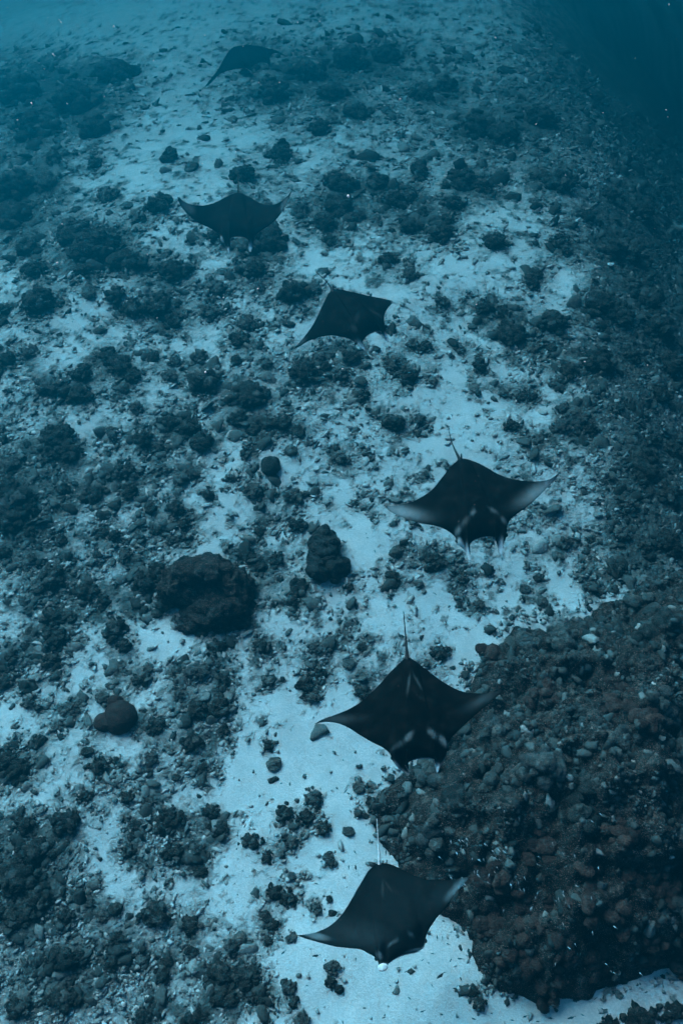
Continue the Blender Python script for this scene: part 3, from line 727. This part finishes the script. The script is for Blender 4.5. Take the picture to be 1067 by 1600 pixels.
def tube(name, pts, radii, seg=8):
    pts = np.asarray(pts, float); n = len(pts)
    V = []
    for i in range(n):
        t = pts[min(i + 1, n - 1)] - pts[max(i - 1, 0)]; t /= np.linalg.norm(t)
        a = np.cross(t, (0, 0, 1.0)); a /= np.linalg.norm(a) + 1e-9; b = np.cross(a, t)
        for k in range(seg):
            w = 2 * math.pi * k / seg
            V.append(pts[i] + radii[i] * (a * math.cos(w) + b * math.sin(w)))
    Fq = [[i * seg + k, i * seg + (k + 1) % seg, (i + 1) * seg + (k + 1) % seg, (i + 1) * seg + k] for i in range(n - 1) for k in range(seg)]
    return np_mesh(name, np.array(V), np.array(Fq))

def manta(stn, z0, hl, hr, fins, mouth, tail, pale, label, eyes, drop=0.22, curl=0.0, pale_tail=False, thick=0.30, white_tip=None):
    """stn rows: lead x, lead y, trail x, trail y. fins: station indices of the two fin tips. mouth: first and last station of the mouth."""
    NS, NC = 200, 40
    S = np.array([s if len(s) == 4 else (*s, *s) for s in stn], float)
    ns = len(S)
    Q = spline(S, NS)
    ti = np.linspace(0, ns - 1, NS)
    fi = (fins[0] + fins[1]) / 2
    # span position: -1 left tip, 0 body axis, +1 right tip
    mid = 0.5 * (Q[:, :2] + Q[:, 2:])
    arc = np.concatenate([[0], np.cumsum(np.linalg.norm(np.diff(0.1 * Q[:, :2] + 0.9 * Q[:, 2:], axis=0), axis=1))])
    a0 = np.interp(fi, ti, arc)
    sp = np.where(arc < a0, (arc - a0) / a0, (arc - a0) / (arc[-1] - a0))
    h = np.where(sp < 0, hl, hr) * np.abs(sp) ** 1.8
    # fins hang below the head line
    fin = np.zeros(NS)
    for f in fins: fin = np.maximum(fin, np.clip(1 - np.abs(ti - f) / 3.2, 0, 1))
    fin = sstep(0, 1, fin)
    crl = np.where(sp > 0, curl * sstep(0.86, 1.0, sp), 0)
    c = 0.5 - 0.5 * np.cos(np.linspace(0, math.pi, NC))           # 0 trailing edge, 1 leading edge
    span_m = 290 * 15.4 / FPX
    T = thick * np.exp(-(sp / 0.33) ** 2) + 0.05 * (1 - np.abs(sp)) + 0.006
    V = {}
    pal = {}
    for side in (1, -1):
        px = Q[:, None, 2] + (Q[:, None, 0] - Q[:, None, 2]) * c[None]
        py = Q[:, None, 3] + (Q[:, None, 1] - Q[:, None, 3]) * c[None]
        prof = np.sqrt(np.clip(c * (1 - c), 0, None))[None] * 2 * (0.75 + 0.5 * c[None])
        prof = prof * (1 - 0.88 * fin[:, None] * sstep(0.72, 0.95, c)[None])
        th = T[:, None] * prof * (0.62 if side > 0 else 0.38)
        # shoulder ridge and a low keel toward the tail
        zz = z0 + h[:, None] - drop * fin[:, None] * sstep(0.80, 1.0, c)[None] + crl[:, None] * (c[None] * 0 + 1)
        zz = zz + side * th
        if side > 0:
            zz = zz + 0.02 * np.exp(-(sp[:, None] / 0.09) ** 2) * sstep(0.0, 0.15, c)[None] * (1 - sstep(0.25, 0.5, c)[None])
            zz = zz - 0.02 * np.exp(-((np.abs(sp[:, None]) - 0.20) / 0.07) ** 2) * np.exp(-((c[None] - 0.70) / 0.10) ** 2)
        # unproject on the mid surface so that the rim stays put, then lift
        base = zz - side * th
        x, y = at_z(px, py, base)
        V[side] = np.stack([x, y, zz], -1)
        pl = np.zeros_like(px)
        if side > 0:
            for (ex, ey, ra, rb, ang, st) in pale:  # skin markings; broad faint blobs also paint wing sheen into the colour
                ca, sa = math.cos(R(ang)), math.sin(R(ang))
                u = ((px - ex) * ca + (py - ey) * sa) / ra; w = (-(px - ex) * sa + (py - ey) * ca) / rb
                pl = np.maximum(pl, st * np.exp(-((u * u + w * w) * 0.85) ** (1.0 if ra > 20 else 1.7)))
            pl = np.maximum(pl, 0.5 * fin[:, None] * sstep(0.975, 1.0, c)[None])
            edge = np.maximum(sstep(0.93, 0.985, np.abs(sp))[:, None] * 0.9, 0)
            pl = pl * (1 - 0.85 * edge)
            pl = pl * (1 - 0.8 * (1 - sstep(0.0, 0.05, c)[None]))
        else:
            pl[:] = 0.75
        pal[side] = pl
    nv = NS * NC
    verts = np.concatenate([V[1].reshape(-1, 3), V[-1].reshape(-1, 3)])
    g = grid_faces(NC, NS)
    # weld rims: the first and last column of both sides coincide
    faces = np.concatenate([g, g[:, ::-1] + nv])
    idx = np.arange(2 * nv)
    for i in range(NS):
        idx[nv + i * NC] = i * NC
        idx[nv + i * NC + NC - 1] = i * NC + NC - 1
    idx[nv:nv + NC] = np.arange(NC); idx[nv + (NS - 1) * NC:] = np.arange((NS - 1) * NC, nv)
    faces = idx[faces]
    # which way is up: make the top face up
    a, b, d = verts[faces[NC * 80 + 15][:3]]
    if np.cross(b - a, d - a)[2] < 0: faces = faces[:, ::-1]
    tx, ty = at_z(tail[0], tail[1], z0)
    root = np.array([float(tx), float(ty), z0])
    me = np_mesh('manta_body', verts - root, faces)
    vattr(me, 'pale', np.concatenate([pal[1].ravel(), pal[-1].ravel()]))
    me.materials.append(M['manta'])
    o = empty('manta_ray', root)
    tag(o, label, 'manta ray', 'manta rays gliding over the reef in a line')
    def child(name, mesh, mat):
        mesh.materials.append(M[mat]); q = bpy.data.objects.new(name, mesh); q.parent = o; col_link(q); return q
    child('body', me, 'manta')
    # whip tail
    pts, rad = [], []
    for k in range(15):
        u = k / 14
        X_ = tail[0] + (tail[2] - tail[0]) * u + (tail[4] if len(tail) > 4 else 0) * math.sin(u * math.pi)
        Y_ = tail[1] + 6 * (1 - u) ** 6 + (tail[3] - tail[1]) * u
        zt = z0 + 0.02 + 0.10 * u
        q = at_z(X_, Y_, zt)
        pts.append(np.array([float(q[0]), float(q[1]), zt]) - root); rad.append(0.007 + 0.030 * (1 - u) ** 3)
    child('tail', tube('tail', pts, rad), 'tail_pale' if pale_tail else 'tail_dark')
    # small dorsal fin at the tail root
    L_, H_ = 0.20, 0.10
    dv = []
    for (yy, zz, tt) in [(-0.12, 0.02, .012), (-0.02, H_, .006), (0.06, H_ * 1.02, .004), (0.05, 0.03, .01), (0.0, 0.0, .016)]:
        dv += [(-tt, yy, zz), (tt, yy, zz)]
    df = [[0, 2, 3, 1], [2, 4, 5, 3], [4, 6, 7, 5], [6, 8, 9, 7], [8, 0, 1, 9]]
    dm = np_mesh('dorsal_fin', np.array(dv) + np.array([0, -0.03, 0.03]), np.array(df), False)
    child('dorsal_fin', dm, 'tail_dark')
    # pale lower lip along the mouth between the fins
    mi = np.linspace(mouth[0], mouth[1], 20)
    ml = np.stack([np.interp(mi, ti, Q[:, 0]), np.interp(mi, ti, Q[:, 1])], -1)
    pts = []
    for k, (a, b) in enumerate(ml):
        zt = z0 - 0.05 - 0.05 * math.sin(math.pi * k / 19)
        q = at_z(a, b + 0.8, zt); pts.append(np.array([float(q[0]), float(q[1]), zt]) - root)
    child('lower_lip', tube('lower_lip', pts, [0.004 + 0.007 * math.sin(math.pi * k / 19) for k in range(20)], 8), 'lip')
    for (ex, ey) in eyes:
        zt = z0 - 0.02
        q = at_z(ex, ey, zt)
        p, f = ICO1
        em = np_mesh('eye', p * 0.035, f)
        e = child('eye', em, 'eye'); e.location = np.array([float(q[0]), float(q[1]), zt]) - root
    if white_tip:
        zt = z0 + 0.02
        q = at_z(white_tip[0], white_tip[1], zt)
        p, f = lump(ICO2, 77, 0.15, 0.02, 1, 0.03)
        w = child('fin_tip', np_mesh('fin_tip', p * np.array([0.075, 0.06, 0.025]), f), 'white')
        w.location = np.array([float(q[0]), float(q[1]), zt]) - root; w.rotation_euler = (0.15, 0, 0.3)
        w['label'] = 'bright white tip of the left head fin'
    return o

SA = [(464,1461.5),(479,1467,480,1459.5),(500,1473,497,1455.5),(524,1479,516,1446),(545,1481.4,533,1430),(563,1483.5,547,1409),(575,1489.5,557,1391),(585.5,1495.5,566,1376),(590,1501.5,572,1366),(591.5,1507.5,575,1361),
      (597.5,1516.5,579,1357),(605,1509,583,1354),(608,1504.5,587,1351),(617,1497,591,1348.5),(632,1490.4,596,1348.5),(650,1487,602,1349),(660.5,1482,608,1350),(664,1474.5,615,1352.5),(665,1465.5,626,1357.5),(669.5,1453.5,641,1365),
      (680,1437,660,1373),(695,1419,680,1375.5),(710,1398,700,1375.3),(725,1380,718,1372.3),(735.5,1370.4)]
manta(SA, 3.0, -0.15, 0.45, (10, 16.5), (12, 15.5), (593, 1349, 588.5, 1279.5), [(716,1386,22,6,-45,.38),(496,1463,18,5,12,.28),(613,1474,10,3,-35,.22),(641,1462,6,3,30,.22),(598,1514,11,6.5,0,1.4),(592,1493,6,4,45,.35),(597,1392,2.0,14,0,.06),(606,1388,2.0,12,-35,.05),(648,1485,14,2,-12,.3),(560,1462,70,26,10,.045),(630,1430,70,70,0,.024),(690,1400,40,20,-45,.03)],
      'grey-black manta ray with a white tail and white fin tip, nearest the bottom', [(588, 1498), (664, 1470)], drop=0.02, pale_tail=True, white_tip=(598, 1511.5))
SB = [(491.7,1131.2),(508,1128,505,1123.5),(527.4,1130.2,523,1117),(545,1137.6,543,1109),(562.4,1148.7,560,1099),(581.5,1159.9,578,1084),(597.5,1167.8,594,1068),(608.6,1177.4,606,1054),(613.4,1188.6,614,1046),(619.8,1198,619,1041),
      (629,1205,622,1038),(639,1210.9,625,1035.5),(636.5,1203,627,1033.5),(633.2,1196.5,629,1031.5),(639,1190,632,1029.5),(651.6,1184.7,636,1027.6),(667.6,1183.8,641,1028.5),(677,1185.4,645,1031),(682,1190,648,1033),(680.3,1199.7,650,1034.5),
      (682.9,1207.7,652,1036),(686.7,1199.7,655,1038),(694.7,1187,660,1042),(697.9,1174,668,1048),(699.4,1163,678,1055.5),(707.4,1150,690,1064),(721.7,1136,709,1075.4),(740.9,1118.5,728,1081.8),(760,1102.5,750,1083.3),(776,1088,771,1081.5),(788.7,1077.7)]
manta(SB, 6.2, -0.1, 0.5, (11, 20), (14, 17.5), (636.3, 1028, 630.3, 955.3), [(637,1158,8,3.5,-45,.22),(622,1169,12,3,-25,.08),(673,1153,8,3.5,35,.2),(692,1163,9,4,35,.3),(637,1075,1.8,15,8,.06),(651,1072,1.8,13,-28,.06),(755,1093,24,6,-30,.06),(529,1124,26,6,0,.05),(682.5,1202,4,7,0,1.0),(617,1196,9,3,45,.7)],
      'largest black manta ray, its right wing reaching over the dark reef mound', [(613.5, 1184), (698, 1170)], drop=0.12)
SC = [(601,789.6),(610,799.5,612,790.3),(625,807,628,788.5),(643,813.6,645,783.5),(661,818.4,661,775),(679,821.4,675,765),(694,826.5,687,750.5),(706,834,697,738),(712.6,841.5,703,731),(716.5,850.5,707,726.5),(724,858,709.5,724),(728.5,867,711,722.5),
      (733,877.5,712.5,721),(735,870,714,720),(732.4,856.5,715.5,719),(736,847.5,717,718),(743.5,841.5,718.5,717.3),(760,837.6,721.5,717),(772,839.4,726,717.5),(778.6,846,730,718.3),(778,856.5,732,718.8),(780.4,867.6,734,719.4),(785,864,736,720),
      (785.5,852,739,721),(790,841.5,744,723),(791.5,828,752,726.6),(796,813,763,732.5),(808,802.5,777,740.5),(823,792,795,747),(838,778.5,815,751),(853,763.5,837,752.3),(866.5,750,859,748.5),(873.4,738.6)]
manta(SC, 6.2, 0.05, 0.65, (12, 21.3), (15, 19), (719.5, 717.3, 701.5, 674.4, -3), [(628,800,30,8,14,.36),(612,796,14,6,25,.28),(842,767,32,9,-36,.3),(858,753,14,7,-40,.4),(736,811,5,3,-50,.2),(724,825,9,3,-45,.09),(714,835,5,4,-45,.16),(768,808,7,2.5,20,.15),(786,820,6,4,35,.17),(730,866,4,11,-18,1.2),(782,857,4,11,0,1.2),(718,851,8,3,45,.8)],
      'black manta ray with pale blue wing tips over mottled seabed right of centre', [(714, 845), (790, 836)], drop=0.10)
SDm = [(459,545.2),(468,541.5,464,539.5),(479.4,534.3,474,528),(492.5,528.7,486,512),(505.6,525.3,495,496),(520.6,524,502,481),(535.6,526,507,470.5),(546.8,529.7,511,463),(554.3,534.7,513.5,459),(561.8,541.8,515,456.5),(574,551.2,517,454.5),
      (569.3,542.8,518.5,453.3),(565.2,537,520,452.7),(567.5,531.5,521.5,452.7),(573,524,523.5,452.8),(582.5,518.4,527,453.2),(591.8,516.5,531,453.8),(598.4,519.3,535,454.3),(600.3,525,538,454.7),(602,530.6,540,455),(606.8,535,542,455.2),
      (607.4,530.6,545,455.6),(603.5,523,549,456.4),(603,513.7,556,458),(600.3,504.3,565,460),(600.3,493,576,462.2),(603,485.6,588,464.5),(609.6,477,601,467.2),(615,473.4,611,469.8),(620,475)]
manta(SDm, 5.6, -0.5, 0.1, (10, 20.3), (13, 17.5), (521, 453, 493.4, 424.7, 2), [(558,508,3,8,25,.03),(552,523,5,3,30,.05),(585,495,10,3,15,.03),(564,542,9,3.2,38,1.3),(604.5,528,3.5,6,-15,1.2),(470,536,10,3,-40,.08),(616,474,4,3,30,.5)],
      'tilted black manta ray with its right wing tip curled, above the centre', [(556, 536), (602.5, 510)], curl=-0.15, drop=0.12)
SE = [(277.5,307),(280.6,317.7,284,312),(288.9,330,293,317.5),(301,341.4,304,320.5),(313.6,349.7,316,321.3),(326,355.3,330,318.8),(336.3,361,342.5,314),(342.5,367.2,350,310),(345.6,375.5,354.8,307.8),(350.7,381.6,358,306.4),(354.8,387.8,360,305.6),
      (358,397,362,304.8),(359.5,394,363.5,304.2),(357,386,365,303.7),(354.5,378.6,366.5,303.4),(358,373.4,368.5,302.8),(365,369.3,371,302.4),(375.5,368.9,374.5,302.4),(384.7,371.8,377,302.8),(389,377.5,379.6,303.3),(389.3,384,381,304),(389.5,393,383,305),
      (393,392,385,306),(397,378.6,388,307.5),(401,367.2,393,310),(408.5,360,401,315),(420.8,351.8,413,319.4),(433.2,341.4,428,319.5),(443.5,326,440,314.2),(451.8,309.5,449.5,306),(456.3,297)]
manta(SE, 5.0, 0.7, 0.8, (11.3, 21.3), (15, 19), (372.4, 302.6, 372, 272), [(292,322,14,6,45,.16),(446,318,12,4,-60,.14),(357,392.5,3,4,-20,1.2),(391,388,3,6,15,1.1),(346,376,5,2,50,.7)],
      'black manta ray with both wing tips swept upward, left of the centre line', [(345, 371), (400, 370)], drop=0.12)
SF = [(319.6,136.5),(329,130.7,328,125),(343,116.3,339,111),(352,112,346,99),(360,110,351.5,89.5),(372,107,358,80),(382.5,108,364,74.5),(388,111.5,370,72.6),(396,116.5,375,72),(393.5,111,378,71.8),(392.8,107,381,71.7),(395,103,384,71.7),
      (399,99.8,388,71.7),(409,96.7,394,71.8),(417.5,98.8,400,72),(420,102,403,72.3),(421.6,107,406,72.8),(423.2,101,409,73.4),(422.3,96,412,74),(421.6,91.5,416,74.8),(423.7,86,422,76),(432,82.5,430,78.3),(442.3,86.8,440,83.2),(450.5,90)]
manta(SF, -1.8, -0.6, -0.3, (8, 16), (11, 14.5), (390, 72.5, 400, 60), [(394,115,4,2,20,1.0),(385,111,4,2,20,.8),(421.5,105,2,3,0,.8)],
      'faint manta ray fading into the blue water at the top', [(386, 110), (422, 98)], drop=0.25)

# ---------------------------------------------------------------- small fish
def fish_mesh(seed):
    g = np.random.default_rng(seed)
    xs = np.array([-0.5, -0.44, -0.3, -0.1, 0.1, 0.26, 0.36, 0.5]); hs = np.array([0.01, 0.07, 0.13, 0.16, 0.13, 0.07, 0.035, 0.03]) * g.uniform(0.85, 1.15); ws = hs * 0.55
    seg = 8; V = []
    for x_, h_, w_ in zip(xs, hs, ws):
        for k in range(seg):
            a = 2 * math.pi * k / seg
            V.append((x_, w_ * math.cos(a), h_ * math.sin(a)))
    Fq = [[i * seg + k, i * seg + (k + 1) % seg, (i + 1) * seg + (k + 1) % seg, (i + 1) * seg + k] for i in range(len(xs) - 1) for k in range(seg)]
    b = len(V)
    for s in (-.008, .008): V += [(0.44, s, 0.02), (0.62, s * 0.3, 0.16), (0.56, s * 0.5, 0), (0.62, s * 0.3, -0.16), (0.44, s, -0.02)]
    Fq += [[b, b + 1, b + 2, b + 4], [b + 4, b + 2, b + 3, b + 4 - 0], [b + 5, b + 9, b + 7, b + 6], [b + 9, b + 8, b + 7, b + 7]]
    Fq = [f for f in Fq if len(set(f)) == 4]
    b2 = len(V)
    for s in (-.006, .006): V += [(-0.2, s, 0.12), (-0.05, s * .3, 0.24), (0.2, s * .3, 0.16), (0.25, s, 0.06)]
    Fq += [[b2, b2 + 1, b2 + 2, b2 + 3], [b2 + 7, b2 + 6, b2 + 5, b2 + 4]]
    return np_mesh('fish_shape', np.array(V), np.array(Fq))
FD, FP_ = [], []
for s in range(3):
    a = fish_mesh(s); a.materials.append(M['fish']); FD.append(a)
    a = fish_mesh(s + 5); a.materials.append(M['fish_pale']); FP_.append(a)
DARK_FISH = [(688,1524,11,-35),(719,1498,7,0),(676,1490,5,5),(683,1465,5,90),(691,1466,5,90),(556,1356,7,80),(555,1332,6,60),(603,1332,6,90),(545,1355,5,90),(494,1493,9,-12),(495,1381,6,15),(540,1236,6,-50),(556,1499,4,90),(622,1512,4,-10),(634,1518,4,-25),(866,1572,10,5),(892,1590,9,-15),(712,1545,7,10),
             (860,1591,6,0),(660,1580,6,-20),(690,1585,5,10),(640,1560,5,40),(600,1590,5,-10),(740,1592,6,20),(820,1588,6,-20),(800,1594,5,10),(930,1560,5,-30),(700,1475,5,20),(704,1500,5,-60),(610,1540,4,30),(675,1540,4,60),(660,1500,4,-30),(570,1575,5,0),(720,1530,5,70),(840,1596,5,0),(910,1586,5,30),
             (527,1232,5,40),(470,1290,5,20),(383,1290,6,-70),(448,1256,4,20),(500,1180,5,10),(403,712,8,-60),(586,862,6,70),(380,890,8,35),(275,1070,7,15),(430,1075,7,-30),(688,590,7,90),(750,1300,5,10),(545,1240,5,20),(536,1598,5,60),(443,1488,6,-40),(480,1540,4,10)]
g = np.random.default_rng(77)
PALE_FISH = []
for (cx, cy, sx, sy, n) in [(762, 1345, 18, 26, 16), (800, 1395, 45, 40, 14), (890, 1400, 35, 40, 12), (850, 1320, 60, 25, 8), (735, 1320, 25, 15, 8), (960, 1500, 40, 40, 10), (700, 1372, 20, 10, 6)]:
    for _ in range(n): PALE_FISH.append((float(g.normal(cx, sx)), float(g.normal(cy, sy)), float(g.uniform(3, 5)), float(g.uniform(30, 110))))
def put_fish(lst, meshes, adjs, group, noun, zlo, zhi):
    lab = unique_labels([(f[0], f[1], adjs) for f in lst], noun)
    for (fx, fy, ln, ang), lb in zip(lst, lab):
        gx_, gy_, gz_ = (float(q) for q in ground(fx, fy))
        dd = float(poly_dist(np.array([fx]), np.array([fy]), MOUND)[0])
        if dd > 0: gz_ += 2.6
        zf = gz_ + random.uniform(zlo, zhi)
        x_, y_ = (float(q) for q in at_z(fx, fy, zf))
        k_ = float(to_px(x_, y_, zf)[2]) / FPX
        o = bpy.data.objects.new('fish', random.choice(meshes))
        o.location = (x_, y_, zf); L = ln * k_ * 1.4
        o.scale = (L, L, L); o.rotation_euler = (random.uniform(0.3, 1.1), random.uniform(-.2, .2), R(-ang))
        tag(col_link(o), lb, 'fish', group)
put_fish(DARK_FISH, FD, 'tiny dark', 'small dark fish over the sand', 'fish', 0.25, 0.9)
put_fish(PALE_FISH, FP_, 'tiny pale blue', 'pale fish over the reef mound', 'fish', 0.2, 0.5)

# ---------------------------------------------------------------- specks drifting in the water (uncountable)
sx, sy, sz, sr = [], [], [], []
for (a, b) in [(93,31),(75,28),(178,41),(437,129),(465,35),(84,85),(28,188),(50,162),(70,108),(733,26),(608,15),(870,100),(1056,61),(1045,7),(625,155),(837,194),(1022,357),(795,215),(745,102),(992,91),(455,178),(240,95),(320,55),(520,60)] + [(g.uniform(0, 1067), g.uniform(0, 600)) for _ in range(40)]:
    zq = float(g.uniform(9, 13))
    x_, y_ = at_z(a, b, zq)
    sx.append(float(x_)); sy.append(float(y_)); sz.append(zq); sr.append(float(g.uniform(0.004, 0.010)))
spm = scatter_mesh('specks', np.array(sx), np.array(sy), np.array(sz), np.array(sr), P0, (0.8, 1.6), (0.6, 1), np.full(len(sx), 0.9))
spm.materials.append(M['speck'])
tag(col_link(bpy.data.objects.new('drifting_specks', spm)), 'fine pale specks drifting in the blue water', 'plankton', kind='stuff')

# ---------------------------------------------------------------- the water itself
hv = np.array([(x, y, z) for z in (-24.0, CAM_H + 1.5) for y in (-158.0, 158.0) for x in (-158.0, 158.0)])
hf = np.array([[0, 2, 3, 1], [4, 5, 7, 6], [0, 1, 5, 4], [2, 6, 7, 3], [0, 4, 6, 2], [1, 3, 7, 5]])
hm = np_mesh('haze', hv, hf, False)
mh = bpy.data.materials.new('blue_water_haze'); mh.use_nodes = True
nt = mh.node_tree
for n in list(nt.nodes):
    if n.type != 'OUTPUT_MATERIAL': nt.nodes.remove(n)
pv = nt.nodes.new('ShaderNodeVolumePrincipled')
pv.inputs['Color'].default_value = (*HAZE_COLOR, 1)
pv.inputs['Absorption Color'].default_value = (*HAZE_ABSORB, 1)
pv.inputs['Density'].default_value = HAZE_DENSITY
pv.inputs['Anisotropy'].default_value = HAZE_ANISO
nt.links.new(pv.outputs[0], nt.nodes['Material Output'].inputs['Volume'])
hm.materials.append(mh)
tag(col_link(bpy.data.objects.new('haze', hm)), 'clear blue sea water thickening with distance', 'water', kind='stuff')
